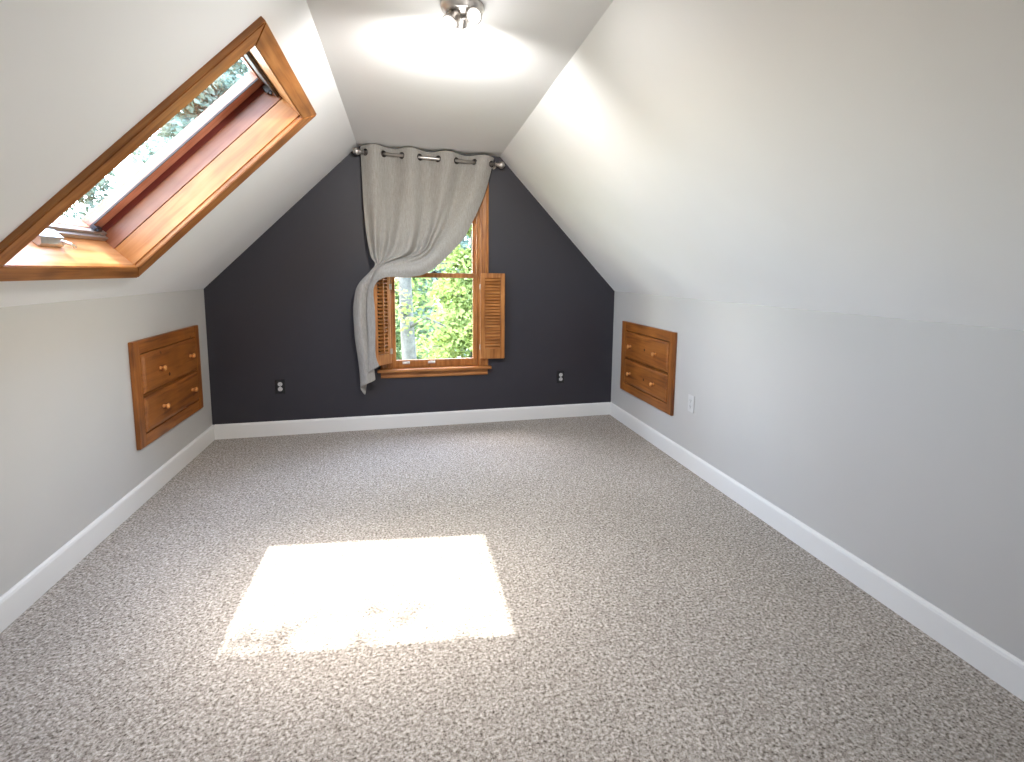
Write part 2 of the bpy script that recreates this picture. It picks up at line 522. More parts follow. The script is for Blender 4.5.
box(bm, 1.655, 1.700, 0.034, 0.056, 1.292, 1.300, 0.002); lathe(bm, [(0.010, 0), (0.010, 0.010), (0.004, 0.012)], (1.678, 0.046, 1.299), (0, 0, 1), 14)
box(bm, 1.672, 1.712, 0.040, 0.048, 1.304, 1.310, 0.002)
mesh_obj('sash_lock', bm, M_bronze, sl)

# ------------------------------------------------------------------ café shutters
def shutter(hinge, direction, width, z0, z1, louver_deg, n, label, knob_side, rod):
    """local x from the hinge edge to the free edge, local y into the room side negative, z up."""
    ang = math.atan2(direction[1], direction[0])
    root = empty('louvered_shutter', (hinge[0], hinge[1], z0), (0, 0, ang))
    h = z1 - z0
    st, tr, br, t = 0.036, 0.040, 0.085, 0.020
    bm = bmesh.new()
    box(bm, 0, st, -t / 2, t / 2, 0, h, 0.003); box(bm, width - st, width, -t / 2, t / 2, 0, h, 0.003)
    box(bm, st - 0.001, width - st + 0.001, -t / 2 + 0.001, t / 2 - 0.001, 0, br, 0.002); box(bm, st - 0.001, width - st + 0.001, -t / 2 + 0.001, t / 2 - 0.001, h - tr, h, 0.002)
    mesh_obj('frame', bm, M_wz, root, local=True)
    bm = bmesh.new()
    pitch = (h - tr - br) / n
    for i in range(n):
        zc = br + (i + 0.5) * pitch
        M = Matrix.Translation((0, 0, zc)) @ Matrix.Rotation(math.radians(louver_deg), 4, 'X')
        box(bm, st + 0.001, width - st - 0.001, -0.0165, 0.0165, -0.003, 0.003, 0.0022, M=M)
    mesh_obj('louvers', bm, M_wx, root, local=True)
    side = -1 if rod > 0 else 1
    if rod:
        bm = bmesh.new()
        yy = side * 0.017
        box(bm, width / 2 - 0.005, width / 2 + 0.005, yy - 0.004, yy + 0.004, br + 0.012, h - tr - 0.004, 0.002)
        mesh_obj('tilt_rod', bm, M_wz, root, local=True)
    for zc in (0.10, h - 0.115):
        bm = bmesh.new()
        tube(bm, [(-0.003, side * 0.012, zc - 0.022), (-0.003, side * 0.012, zc + 0.022)], 0.0042, 10)
        box(bm, -0.002, 0.014, side * 0.0105 - 0.0012, side * 0.0105 + 0.0012, zc - 0.022, zc + 0.022)
        hg = mesh_obj('hinge', bm, M_alu, root, local=True)
        hg['label'] = 'small grey metal hinge'
    if knob_side:
        bm = bmesh.new()
        lathe(bm, [(0.004, 0), (0.004, 0.006), (0.008, 0.010), (0.008, 0.014), (0, 0.017)], (width - 0.010, knob_side * t / 2, h * 0.52), (0, knob_side, 0), 14)
        mesh_obj('knob', bm, M_steel, root, local=True, smooth=True)
    tag(root, label, 'shutter', 'louvered pine shutters at the window')
    return root
# right one lies open against the casing, left one stands out into the room
shutter((2.052, -0.046), (1, -0.05), 0.205, 0.572, 1.296, 50, 23, 'pine shutter with closed louvers folded flat against the dark wall', 0, 0)
shutter((1.320, -0.040), (-0.118, -0.128), 0.176, 0.556, 1.292, -22, 21, 'pine shutter with open louvers standing out beneath the gathered curtain', 0, -1)

# ------------------------------------------------------------------ curtain rod
RA, RB = Vector((1.103, -0.09, 2.196)), Vector((2.213, -0.09, 2.172))
RDIR = (RB - RA).normalized()
rod = empty('curtain_rod', ((RA + RB) / 2)[:])
bm = bmesh.new(); tube(bm, [RA, RB], 0.0125, 20)
mesh_obj('pole', bm, M_nickel, rod, smooth=True)
for p, s in ((RA, -1), (RB, 1)):
    bm = bmesh.new()
    pr = [(0.0, -0.030)] + [(0.0285 * math.cos(a), 0.0285 * math.sin(a)) for a in [(-80 + 10 * k) * PI / 180 for k in range(14)]] + [(0.017, 0.024), (0.017, 0.032), (0.0135, 0.034), (0.0135, 0.046)]
    lathe(bm, pr, p, RDIR * -s, 24)
    mesh_obj('finial', bm, M_nickel, rod, smooth=True)
for t in (0.045, 0.955):
    q = RA + (RB - RA) * t
    bm = bmesh.new()
    tube(bm, [q + Vector((0, 0.010, 0)), q + Vector((0, 0.084, 0))], 0.006, 12)
    lathe(bm, [(0.022, 0), (0.022, 0.004), (0.012, 0.007)], q + Vector((0, 0.0898, 0)), (0, -1, 0), 20)
    torus(bm, q, RDIR, 0.0165, 0.004, 20, 8)
    mesh_obj('wall_bracket', bm, M_nickel, rod)
tag(rod, 'brushed nickel curtain rod with ball finials above the window', 'curtain rod')

# ------------------------------------------------------------------ curtain
UP = [
 (0.00, [[1.128, -0.09, 2.247], [1.134, -0.09, 2.024], [1.143, -0.1, 1.8], [1.161, -0.12, 1.573], [1.189, -0.14, 1.414], [1.217, -0.175, 1.342]]),
 (0.25, [[1.375, -0.09, 2.246], [1.372, -0.09, 2.039], [1.36, -0.1, 1.811], [1.334, -0.13, 1.579], [1.303, -0.145, 1.446], [1.244, -0.175, 1.342]]),
 (0.50, [[1.627, -0.09, 2.241], [1.621, -0.09, 2.032], [1.606, -0.1, 1.8], [1.568, -0.13, 1.563], [1.504, -0.145, 1.432], [1.259, -0.185, 1.339]]),
 (0.72, [[1.864, -0.09, 2.236], [1.827, -0.09, 2.029], [1.769, -0.105, 1.807], [1.679, -0.15, 1.582], [1.556, -0.222, 1.421], [1.263, -0.238, 1.330]]),
 (0.86, [[2.015, -0.09, 2.231], [1.951, -0.09, 2.006], [1.864, -0.11, 1.779], [1.752, -0.16, 1.56], [1.558, -0.25, 1.350], [1.262, -0.262, 1.294]]),
 (1.00, [[2.157, -0.09, 2.226], [2.088, -0.09, 1.959], [1.987, -0.115, 1.729], [1.846, -0.155, 1.504], [1.581, -0.24, 1.281], [1.291, -0.258, 1.252]]),
]
TAIL = [
 (0.00, [[1.214, -0.19, 1.331], [1.15, -0.13, 1.253], [1.119, -0.07, 1.072], [1.112, -0.06, 0.834], [1.121, -0.06, 0.592], [1.131, -0.06, 0.387]]),
 (0.15, [[1.21, -0.195, 1.33], [1.128, -0.14, 1.238], [1.083, -0.09, 1.066], [1.084, -0.08, 0.829], [1.1, -0.08, 0.58], [1.112, -0.08, 0.315]]),
 (0.30, [[1.211, -0.21, 1.323], [1.115, -0.16, 1.223], [1.053, -0.12, 1.06], [1.057, -0.12, 0.826], [1.076, -0.11, 0.586], [1.08, -0.11, 0.377]]),
 (0.48, [[1.215, -0.22, 1.319], [1.146, -0.19, 1.216], [1.112, -0.18, 1.048], [1.112, -0.17, 0.815], [1.124, -0.16, 0.593], [1.138, -0.15, 0.415]]),
 (0.65, [[1.219, -0.225, 1.315], [1.181, -0.18, 1.209], [1.17, -0.13, 1.029], [1.168, -0.12, 0.8], [1.185, -0.12, 0.584], [1.205, -0.12, 0.446]]),
 (0.80, [[1.223, -0.235, 1.308], [1.186, -0.2, 1.202], [1.153, -0.16, 1.023], [1.151, -0.15, 0.804], [1.15, -0.15, 0.607], [1.155, -0.15, 0.495]]),
 (1.00, [[1.226, -0.245, 1.293], [1.218, -0.22, 1.195], [1.21, -0.19, 1.018], [1.209, -0.185, 0.808], [1.216, -0.185, 0.642], [1.233, -0.185, 0.563]]),
]
def hermite_interp(keys, vals, t):
    """non-uniform cubic (finite difference tangents) through keys; vals (n, d), t (m,)."""
    keys = np.asarray(keys, float); vals = np.asarray(vals, float)
    d = np.diff(vals, axis=0) / np.diff(keys)[:, None]
    m_ = np.empty_like(vals)
    m_[0], m_[-1] = d[0], d[-1]
    hk = np.diff(keys)
    for i in range(1, len(keys) - 1):
        m_[i] = (d[i - 1] * hk[i] + d[i] * hk[i - 1]) / (hk[i] + hk[i - 1])
    i = np.clip(np.searchsorted(keys, t, side='right') - 1, 0, len(keys) - 2)
    h = hk[i][:, None]
    s = ((t - keys[i]) / hk[i])[:, None]
    return ((1 + 2 * s) * (1 - s) ** 2) * vals[i] + s * (1 - s) ** 2 * h * m_[i] + s * s * (3 - 2 * s) * vals[i + 1] + s * s * (s - 1) * h * m_[i + 1]
NU = 210
us = np.linspace(0, 1, NU)
ku = [k for k, _ in UP]; kt = [k for k, _ in TAIL]
ctrl = []
for i in range(6):
    ctrl.append(hermite_interp(ku, [p[i] for _, p in UP], us))
for i in range(1, 6):
    ctrl.append(hermite_interp(kt, [p[i] for _, p in TAIL], us))
ctrl = np.array(ctrl)                        # (11, NU, 3)
vk = np.array([0, .22, .45, .69, .88, 1.05, 1.18, 1.38, 1.62, 1.86, 2.06])
vs_ = np.concatenate([np.linspace(0, .10, 20)[:-1], np.linspace(.10, 1.3, 120)[:-1], np.linspace(1.3, 2.06, 60)])
G = np.array([hermite_interp(vk, ctrl[:, j, :], vs_) for j in range(NU)])      # (NU, NV, 3)
NV = len(vs_)
amp = np.interp(vs_, [0, .12, .45, .69, .88, 1.0, 1.1], [.040, .040, .026, .024, .016, .005, 0.0])
ph = 2 * PI * (us - 0.105) / 0.2705
pleat = np.cos(ph)
sharp = np.sign(pleat) * np.abs(pleat) ** 1.0
edge_soft = np.interp(us, [0, .78, 1.0], [1, 1, .35])
for j in range(NU):
    w_ = np.where(vs_ < .3, 1.0, np.interp(vs_, [.3, .7], [1.0, edge_soft[j]]))
    G[j, :, 1] -= amp * sharp[j] * w_
    # finer drag creases that grow towards the gather
    g = np.interp(vs_, [.35, .80, .98, 1.08], [0, .017, .006, 0]) * (1 - np.interp(us[j], [.72, .86], [0, 1]))
    G[j, :, 1] -= g * math.cos(2 * PI * us[j] * 9.3 + 0.8)
    # a little slackness in the tail
    g = np.interp(vs_, [1.2, 1.5, 2.06], [0, .004, .006])
    G[j, :, 0] += g * np.sin(vs_ * 9 + us[j] * 7)
    G[j, :, 2] += np.interp(vs_, [0, .05], [1, 0]) * 0.003 * pleat[j]
cur = empty('curtain', (1.64, -0.09, 2.18))
bm = bmesh.new()
V = [[bm.verts.new(G[j, i]) for i in range(NV)] for j in range(NU)]
gro = []
gu = []
for k in range(-1, 4):
    for s in (-.25, .25):
        u_ = 0.105 + 0.2705 * (k + s)
        if 0.01 < u_ < 0.99:
            gu.append(u_)
gu = sorted(gu)[:8]
for u_ in gu:
    x = np.interp(u_, us, G[:, 6, 0])
    t = (x - RA.x) / (RB.x - RA.x)
    gro.append((u_, RA + (RB - RA) * t))
for j in range(NU - 1):
    for i in range(NV - 1):
        c = (V[j][i].co + V[j + 1][i].co + V[j + 1][i + 1].co + V[j][i + 1].co) / 4
        if i < 40 and any((c - g).length < 0.0205 for _, g in gro):
            continue
        bm.faces.new((V[j][i], V[j + 1][i], V[j + 1][i + 1], V[j][i + 1]))
for v in [v for v in bm.verts if not v.link_faces]:
    bm.verts.remove(v)
cl = mesh_obj('panel', bm, M_linen, cur, smooth=True)
md = cl.modifiers.new('thickness', 'SOLIDIFY'); md.thickness = 0.0022; md.offset = 0
for u_, g in gro:
    j = int(round(u_ * (NU - 1)))
    tan = Vector(G[min(j + 3, NU - 1), 8] - G[max(j - 3, 0), 8])
    tan.z = 0
    nrm = Vector((tan.y, -tan.x, 0)).normalized()
    bm = bmesh.new(); torus(bm, g, nrm, 0.0225, 0.0042)
    mesh_obj('grommet', bm, M_bronze, cur, smooth=True)
tag(cur, 'grey linen curtain swept aside and tucked over the shutter', 'curtain')

# ------------------------------------------------------------------ built-in drawer units
def drawer_unit(side, ya, yb, z0, z1, dya, dyb, rows, knobs, knots, label):
    sx = 1 if side == 'left' else -1
    X = (lambda d: d) if side == 'left' else (lambda d: W - d)
    root = empty('drawer_unit', (X(0), (ya + yb) / 2, z0))
    def bx(bm, d0, d1, y0, y1, a, b_, bev=0.003):
        box(bm, min(X(d0), X(d1)), max(X(d0), X(d1)), y0, y1, a, b_, bev)
    # face frame: stiles, rails, and a dark carcase behind
    bm = bmesh.new()
    bx(bm, 0.0, 0.022, ya, dya - 0.006, z0, z1)
    mesh_obj('stile', bm, M_cz, root)
    bm = bmesh.new()
    bx(bm, 0.0, 0.022, dyb + 0.006, yb, z0, z1)
    mesh_obj('stile', bm, M_cz, root)
    bm = bmesh.new()
    zs = sorted(rows)
    bx(bm, 0.0, 0.0215, dya - 0.007, dyb + 0.007, z0, zs[0][0] - 0.006)
    bx(bm, 0.0, 0.0215, dya - 0.007, dyb + 0.007, zs[0][1] + 0.006, zs[1][0] - 0.006)
    bx(bm, 0.0, 0.0215, dya - 0.007, dyb + 0.007, zs[1][1] + 0.006, z1)
    mesh_obj('rails', bm, M_cy, root)
    bm = bmesh.new(); bx(bm, 0.0005, 0.004, ya + 0.01, yb - 0.01, z0 + 0.01, z1 - 0.01, 0)
    mesh_obj('carcase', bm, M_knot, root)
    for (a, b_) in rows:
        # drawer front with a broad sloped border (raised field)
        bm = bmesh.new()
        o4 = [(dya, a), (dyb, a), (dyb, b_), (dya, b_)]
        i4 = [(dya + 0.022, a + 0.022), (dyb - 0.022, a + 0.022), (dyb - 0.022, b_ - 0.022), (dya + 0.022, b_ - 0.022)]
        L = [[bm.verts.new((X(d), y, z)) for y, z in q] for d, q in ((0.004, o4), (0.020, o4), (0.0245, [(y + (0.004 if y < -0.65 else -0.004), z + (0.004 if z < (a + b_) / 2 else -0.004)) for y, z in o4]), (0.030, i4))]
        for p, q in zip(L[:-1], L[1:]):
            for k in range(4):
                bm.faces.new((p[k], p[(k + 1) % 4], q[(k + 1) % 4], q[k]))
        bm.faces.new(L[-1]); bm.faces.new(L[0][::-1])
        d = mesh_obj('drawer', bm, M_cy, root)
        for (ky, kz) in knobs:
            if a < kz < b_:
                bm = bmesh.new()
                lathe(bm, [(0.012, 0), (0.011, 0.004), (0.0075, 0.010), (0.008, 0.014), (0.0155, 0.021), (0.0165, 0.026), (0.013, 0.031), (0.006, 0.0335), (0, 0.034)], (X(0.0295), ky, kz), (sx, 0, 0), 20)
                kb = mesh_obj('knob', bm, M_knob, d, smooth=True)
                kb['label'] = 'paler turned wooden knob'
        for (ky, kz) in knots:
            if a < kz < b_:
                bm = bmesh.new()
                lathe(bm, [(0.0105, 0), (0.0105, 0.001), (0.006, 0.0016), (0, 0.0018)], (X(0.0298), ky, kz), (sx, 0, 0), 14)
                mesh_obj('knot', bm, M_knot, d)
    tag(root, label, 'drawers', 'built-in pine drawer units')
    return root
drawer_unit('left', -1.105, -0.205, 0.308, 0.903, -1.030, -0.280, [(0.601, 0.823), (0.382, 0.583)], [(-0.835, 0.713), (-0.405, 0.715), (-0.83, 0.481), (-0.405, 0.482)], [(-0.72, 0.655)],
            'pine two-drawer unit set into the knee wall below the skylight')
drawer_unit('right', -1.108, -0.235, 0.300, 0.902, -1.035, -0.318, [(0.601, 0.823), (0.378, 0.584)], [(-0.432, 0.704), (-0.860, 0.709), (-0.438, 0.474), (-0.850, 0.475)], [(-0.68, 0.713), (-0.685, 0.475)],
            'pine two-drawer unit set into the knee wall beside the pale outlet')

# ------------------------------------------------------------------ outlets
def outlet(c, nrm, mp, mr, label, sp=0.0195, rr=0.0165):
    root = empty('wall_outlet', c)
    n = Vector(nrm)
    ux = Vector((0, 0, 1)).cross(n)
    M = Matrix.Translation(c) @ Matrix(((ux.x, 0, n.x), (ux.y, 0, n.y), (0, 1, 0))).to_4x4()
    bm = bmesh.new(); box(bm, -0.035, 0.035, -0.0575, 0.0575, 0, 0.006, 0.0025, M=M)
    mesh_obj('cover_plate', bm, mp, root)
    for s in (1, -1):
        bm = bmesh.new()
        cc = M @ Vector((0, s * sp, 0.005))
        lathe(bm, [(rr, 0), (rr, 0.0025), (rr - 0.001, 0.0032)], cc, n, 24)
        rcp = mesh_obj('receptacle', bm, mr, root)
        bm = bmesh.new()
        for dx in (-0.0062, 0.0062):
            box(bm, dx - 0.0011, dx + 0.0011, s * sp - 0.002, s * sp + 0.0065, 0.0078, 0.0087, M=M)
        lathe(bm, [(0.0026, 0), (0.0026, 0.0008)], M @ Vector((0, s * sp - 0.0085, 0.0079)), n, 12)
        mesh_obj('slots', bm, M_slot, rcp)
    bm = bmesh.new(); lathe(bm, [(0.003, 0), (0.0022, 0.0012), (0, 0.0014)], M @ Vector((0, 0, 0.0058)), n, 12)
    mesh_obj('screw', bm, M_steel, root)
    tag(root, label, 'outlet', 'wall outlets')
    return root
outlet((0.484, 0, 0.391), (0, -1, 0), M_black, M_lightgrey, 'black outlet on the dark wall, on the curtain tail side')
outlet((2.787, 0, 0.375), (0, -1, 0), M_black, M_lightgrey, 'black outlet on the dark wall, beyond the flat-folded shutter')
outlet((W, -1.325, 0.447), (-1, 0, 0), M_white, M_white, 'pale outlet on the grey knee wall beside the drawer unit')

# ------------------------------------------------------------------ skylight (window_2), built in the slope frame
w2 = struct(empty('window_2', (0, 0, H), SLOPE_ROT))
s0, s1, y0, y1 = S0, S1, Y0, Y1
def casing_board(poly):
    bm = bmesh.new()
    prism(bm, poly, 'z', -0.022, 0.0)
    bmesh.ops.bevel(bm, geom=[e for e in bm.edges if abs(e.verts[0].co.z + 0.022) < 1e-5 and abs(e.verts[1].co.z + 0.022) < 1e-5], offset=0.004, segments=2, affect='EDGES')
    return bm
a0, a1, b0, b1 = 0.160, 1.392, -2.272, -1.240
i0, i1, j0, j1 = s0 + 0.014, s1 - 0.014, y0 + 0.006, y1 - 0.006
mesh_obj('casing_board', casing_board([(a0, b0), (a1, b0), (i1, j0), (i0, j0)]), M_wx, w2, local=True)
mesh_obj('casing_board', casing_board([(a0, b1), (i0, j1), (i1, j1), (a1, b1)]), M_wx, w2, local=True)
mesh_obj('casing_board', casing_board([(a0, b0), (i0, j0), (i0, j1), (a0, b1)]), M_wy, w2, local=True)
mesh_obj('casing_board', casing_board([(a1, b0), (a1, b1), (i1, j1), (i1, j0)]), M_wy, w2, local=True)
def wb(name, mat, *bxs):
    bm = bmesh.new()
    for q in bxs:
        box(bm, *q, bev=0.0015)
    return mesh_obj(name, bm, mat, w2, local=True)
t_ = 0.014
D1, D2 = 0.102, 0.215
wb('well_board', M_lx, (s0, s1, y1 - t_, y1, -0.002, D1)); wb('well_board', M_pink, (s0, s1, y1 - t_, y1, D1 + 0.003, D2))
wb('well_board', M_lx, (s0, s1, y0, y0 + t_, -0.002, D1)); wb('well_board', M_pink, (s0, s1, y0, y0 + t_, D1 + 0.003, D2))
wb('well_board', M_ly, (s0, s0 + t_, y0 + t_, y1 - t_, -0.002, D2))
wb('well_board', M_ly, (s1 - t_, s1, y0 + t_, y1 - t_, -0.002, D2))
# sash frame at the outer end of the well
g0, g1, h0, h1 = s0 + t_ + 0.001, s1 - t_ - 0.001, y0 + t_ + 0.001, y1 - t_ - 0.001
def fr(m0, m1, n0, n1, d0, d1):
    bm = bmesh.new()
    box(bm, g0, g0 + m0, h0, h1, d0, d1, 0.002); box(bm, g1 - m1, g1, h0, h1, d0, d1, 0.002)
    box(bm, g0, g1, h0, h0 + n0, d0 + 0.001, d1 - 0.001, 0.002); box(bm, g0, g1, h1 - n1, h1, d0 + 0.001, d1 - 0.001, 0.002)
    return bm
mesh_obj('sash_frame', fr(0.030, 0.022, 0.020, 0.080, 0.200, 0.250), M_pinks, w2, local=True)
bm = bmesh.new()
box(bm, g0 + 0.030, g1 - 0.022, h1 - 0.085, h1 - 0.080, 0.198, 0.207, 0.001); box(bm, g0 + 0.030, g1 - 0.022, h0 + 0.020, h0 + 0.025, 0.198, 0.207, 0.001)
mesh_obj('glazing_bead', bm, M_brown, w2, local=True)
bm = bmesh.new()
box(bm, g0, g1, h1 - 0.006, h1, 0.176, 0.2005, 0.002); box(bm, g0, g1, h0, h0 + 0.006, 0.176, 0.2005, 0.002)
mesh_obj('gasket', bm, M_red, w2, local=True)
bm = bmesh.new()
box(bm, g1 - 0.016, g1, h0, h1, 0.118, 0.190, 0.002)
mesh_obj('top_rail', bm, M_brown, w2, local=True)
bm = bmesh.new()
box(bm, g0, g0 + 0.034, h0, h1, 0.168, 0.190, 0.002)
box(bm, g0, g0 + 0.020, h0, h1, 0.150, 0.168, 0.002)
mesh_obj('bottom_rail', bm, M_alu, w2, local=True)
bm = bmesh.new()
box(bm, g0 + 0.02, g1 - 0.01, h0 + 0.008, h1 - 0.008, 0.208, 0.214)
mesh_obj('pane', bm, M_skyp, w2, local=True)
for (ss, yy, mt) in ((g0 + 0.045, h1 - 0.085, M_black), (g0 + 0.022, h1 - 0.030, M_steel)):
    bm = bmesh.new()
    box(bm, ss - 0.010, ss + 0.010, yy - 0.022, yy + 0.022, 0.172, 0.190, 0.003)
    tube(bm, [(ss, yy - 0.016, 0.170), (ss, yy + 0.016, 0.170)], 0.007, 12)
    mesh_obj('latch', bm, mt, w2, local=True)
bm = bmesh.new()
box(bm, g1 - 0.040, g1 - 0.012, h1 - 0.030, h1 - 0.004, 0.150, 0.186, 0.003)
tube(bm, [(g1 - 0.026, h1 - 0.028, 0.145), (g1 - 0.026, h1 - 0.006, 0.145)], 0.006, 12)
mesh_obj('hinge', bm, M_bronze, w2, local=True)
# crank operator on the sill of the well
bm = bmesh.new()
hy = -1.80
prism(bm, [(g0, 0.085), (g0 + 0.014, 0.085), (g0 + 0.034, 0.105), (g0 + 0.034, 0.150), (g0, 0.165)], 'y', hy - 0.10, hy + 0.035)
op = mesh_obj('operator', bm, M_steel, w2, local=True)
bm = bmesh.new()
tube(bm, [(g0 + 0.022, hy + 0.02, 0.100), (g0 + 0.032, hy + 0.03, 0.070), (g0 + 0.030, hy + 0.050, 0.066), (g0 + 0.024, hy + 0.056, 0.064)], [0.006, 0.006, 0.005, 0.007], 12)
ck = mesh_obj('crank', bm, M_steel, op, local=True)

# ------------------------------------------------------------------ ceiling light
LC = Vector((1.645, -2.283, HC))
cl_ = empty('ceiling_light', LC[:])
bm = bmesh.new()
lathe(bm, [(0.078, 0), (0.078, 0.010), (0.074, 0.018), (0.064, 0.022), (0.062, 0.028), (0.056, 0.031), (0, 0.032)], LC, (0, 0, -1), 40)
mesh_obj('base', bm, M_nickel, cl_, smooth=True)
heads = [((-0.030, -0.004, -0.042), (-0.36, -0.38, -0.66)), ((0.030, -0.006, -0.036), (0.10, -0.75, -0.30)), ((0.0, 0.010, -0.028), (0.0, 0.95, -0.06))]
for off, d in heads:
    d = Vector(d).normalized()
    piv = LC + Vector(off)
    bm = bmesh.new()
    tube(bm, [LC + Vector((off[0], off[1], -0.028)), piv], 0.007, 12)
    lathe(bm, [(0.009, -0.014), (0.019, -0.012), (0.023, -0.004), (0.024, 0.012), (0.0275, 0.036), (0.0285, 0.044), (0.026, 0.044), (0.024, 0.036), (0.0, 0.034)], piv, d, 28)
    hd = mesh_obj('lamp_head', bm, M_nickel, cl_, smooth=True)
    bm = bmesh.new()
    lathe(bm, [(0.018, 0.034), (0.0245, 0.042), (0.0235, 0.050), (0.016, 0.056), (0, 0.058)], piv, d, 28)
    mesh_obj('bulb', bm, M_bulb, hd, smooth=True)
tag(cl_, 'round brushed nickel ceiling light with three lit swivel heads', 'ceiling light')

# ------------------------------------------------------------------ outdoors
GZ = -3.2
bm = bmesh.new()
N = 24
gv = [[bm.verts.new((-30 + 60 * i / N, -14 + 54 * j / N, GZ + 0.12 * math.sin(i * 1.3) * math.cos(j * 0.9))) for j in range(N + 1)] for i in range(N + 1)]
for i in range(N):
    for j in range(N):
        bm.faces.new((gv[i][j], gv[i + 1][j], gv[i + 1][j + 1], gv[i][j + 1]))
o = mesh_obj('lawn', bm, M_lawn, smooth=True); o['kind'] = 'structure'
bm = bmesh.new()
pv = []
for k in range(17):
    y = 9 + k * 0.9
    xc = 2.2 + 1.2 * math.sin((y - 9) * 0.16)
    wd = 2.6
    pv.append([bm.verts.new((xc - wd / 2 + wd * q / 6, y, GZ + 0.20 - 0.05 * (q - 3) ** 2 / 9)) for q in range(7)])
for p, q in zip(pv[:-1], pv[1:]):
    for k in range(6):
        bm.faces.new((p[k], p[k + 1], q[k + 1], q[k]))
o = mesh_obj('driveway', bm, M_gravel, smooth=True); o['kind'] = 'structure'

def leaves(bm, rng, centre, rad, n, size, squash=0.7):
    for _ in range(n):
        while True:
            q = Vector((rng.uniform(-1, 1), rng.uniform(-1, 1), rng.uniform(-1, 1)))
            if q.length <= 1:
                break
        p = centre + Vector((q.x * rad, q.y * rad, q.z * rad * squash))
        d = Vector((rng.uniform(-1, 1), rng.uniform(-1, 1), rng.uniform(-0.8, 0.2))).normalized()
        s = d.orthogonal().normalized()
        s = (s * math.cos(rng.uniform(0, 6.3)) + d.cross(s) * math.sin(rng.uniform(0, 6.3))).normalized()
        L = size * rng.uniform(0.6, 1.25); wdt = L * 0.30
        nn = d.cross(s) * L * 0.08
        a = bm.verts.new(p); b_ = bm.verts.new(p + d * L * 0.45 + s * wdt + nn); c = bm.verts.new(p + d * L); e = bm.verts.new(p + d * L * 0.45 - s * wdt + nn)
        bm.faces.new((a, b_, c)); bm.faces.new((a, c, e))

def tree(x, y, r, top, crown0, spread, nbr, nleaf, lsize, mat, seed, label, lean=(0, 0)):
    rng = random.Random(seed)
    root = empty('tree', (x, y, GZ))
    bm = bmesh.new()
    pts, rad = [], []
    for k in range(9):
        t = k / 8
        pts.append((x + lean[0] * t + 0.035 * math.sin(k * 1.7 + seed), y + lean[1] * t + 0.035 * math.cos(k * 1.3 + seed), GZ - 0.1 + (top - GZ) * t))
        rad.append(r * (1.15 - 0.85 * t) if k else r * 1.4)
    tube(bm, pts, rad, 14)
    bb = bm; lf = bmesh.new()
    for k in range(nbr):
        t = rng.uniform(crown0, 0.98)
        z = GZ + (top - GZ) * t
        i = min(7, int(t * 8)); f = t * 8 - i
        base = Vector(pts[i]).lerp(Vector(pts[i + 1]), f)
        a = k * 2.399 + rng.uniform(-0.4, 0.4)
        ln = spread * (1 - 0.55 * (t - crown0) / (1 - crown0)) * rng.uniform(0.7, 1.15)
        mid = base + Vector((math.cos(a) * ln * 0.5, math.sin(a) * ln * 0.5, ln * 0.22))
        end = base + Vector((math.cos(a) * ln, math.sin(a) * ln, ln * rng.uniform(0.05, 0.35)))
        tube(bb, [base, mid, end], [r * 0.28 * (1.2 - t), r * 0.18 * (1.2 - t), 0.012], 7)
        m1 = nleaf // nbr
        leaves(lf, rng, end, ln * 0.34 + 0.15, m1 // 2, lsize)
        leaves(lf, rng, mid, ln * 0.36 + 0.15, m1 - m1 // 2, lsize)
    mesh_obj('trunk', bb, M_bark, root, smooth=True)
    mesh_obj('foliage', lf, mat, root)
    tag(root, label, 'tree', 'trees outside the windows')
    return root
# the tree whose trunk stands in the lower window pane, and those around it
tree(1.49, 4.6, 0.155, 4.6, 0.46, 1.1, 22, 3200, 0.10, M_leaf1, 3, 'tree with the bare grey trunk seen through the lower window pane')
tree(3.05, 7.7, 0.08, 2.9, 0.10, 1.25, 44, 14000, 0.14, M_leaf1, 11, 'bright yellow-green tree filling the right of the window')
tree(0.75, 11.6, 0.13, 5.0, 0.12, 1.5, 44, 14000, 0.17, M_leaf2, 5, 'mid green tree behind the grey trunk in the window')
tree(4.75, 12.8, 0.15, 6.0, 0.10, 1.55, 44, 14000, 0.19, M_leaf2, 8, 'green tree behind the yellow-green one, by the pale drive')
tree(2.4, 17.6, 0.2, 6.5, 0.10, 2.3, 50, 16000, 0.26, M_leaf3, 61, 'pale tree furthest back beyond the end of the drive')
tree(-2.5, 7.9, 0.12, 5.4, 0.25, 1.3, 44, 14000, 0.15, M_leaf3, 22, 'blue-green tree filling the middle of the skylight')
tree(-3.7, 12.8, 0.18, 9.5, 0.22, 2.1, 50, 17000, 0.21, M_leaf3, 31, 'tall blue-green tree rising to the top of the skylight')
tree(-3.05, 3.95, 0.07, 3.5, 0.50, 0.85, 40, 9000, 0.105, M_leaf3, 41, 'small blue-green tree close to the house, low in the skylight')
tree(-2.30, -2.46, 0.16, 9.2, 0.62, 1.35, 30, 6000, 0.17, M_leaf2, 51, 'tree beside the house that dapples the sunlight on the carpet')

# ------------------------------------------------------------------ light
SUN_DIR = Vector((0.468, -0.195, -1.0)).normalized()
sd = bpy.data.lights.new('sun', 'SUN'); sd.energy = E_SUN; sd.angle = math.radians(0.9); sd.color = (1.0, 0.97, 0.92)
so = link(bpy.data.objects.new('sun', sd)); so.rotation_euler = SUN_DIR.to_track_quat('-Z', 'Y').to_euler(); so.location = (-6, 3, 12)

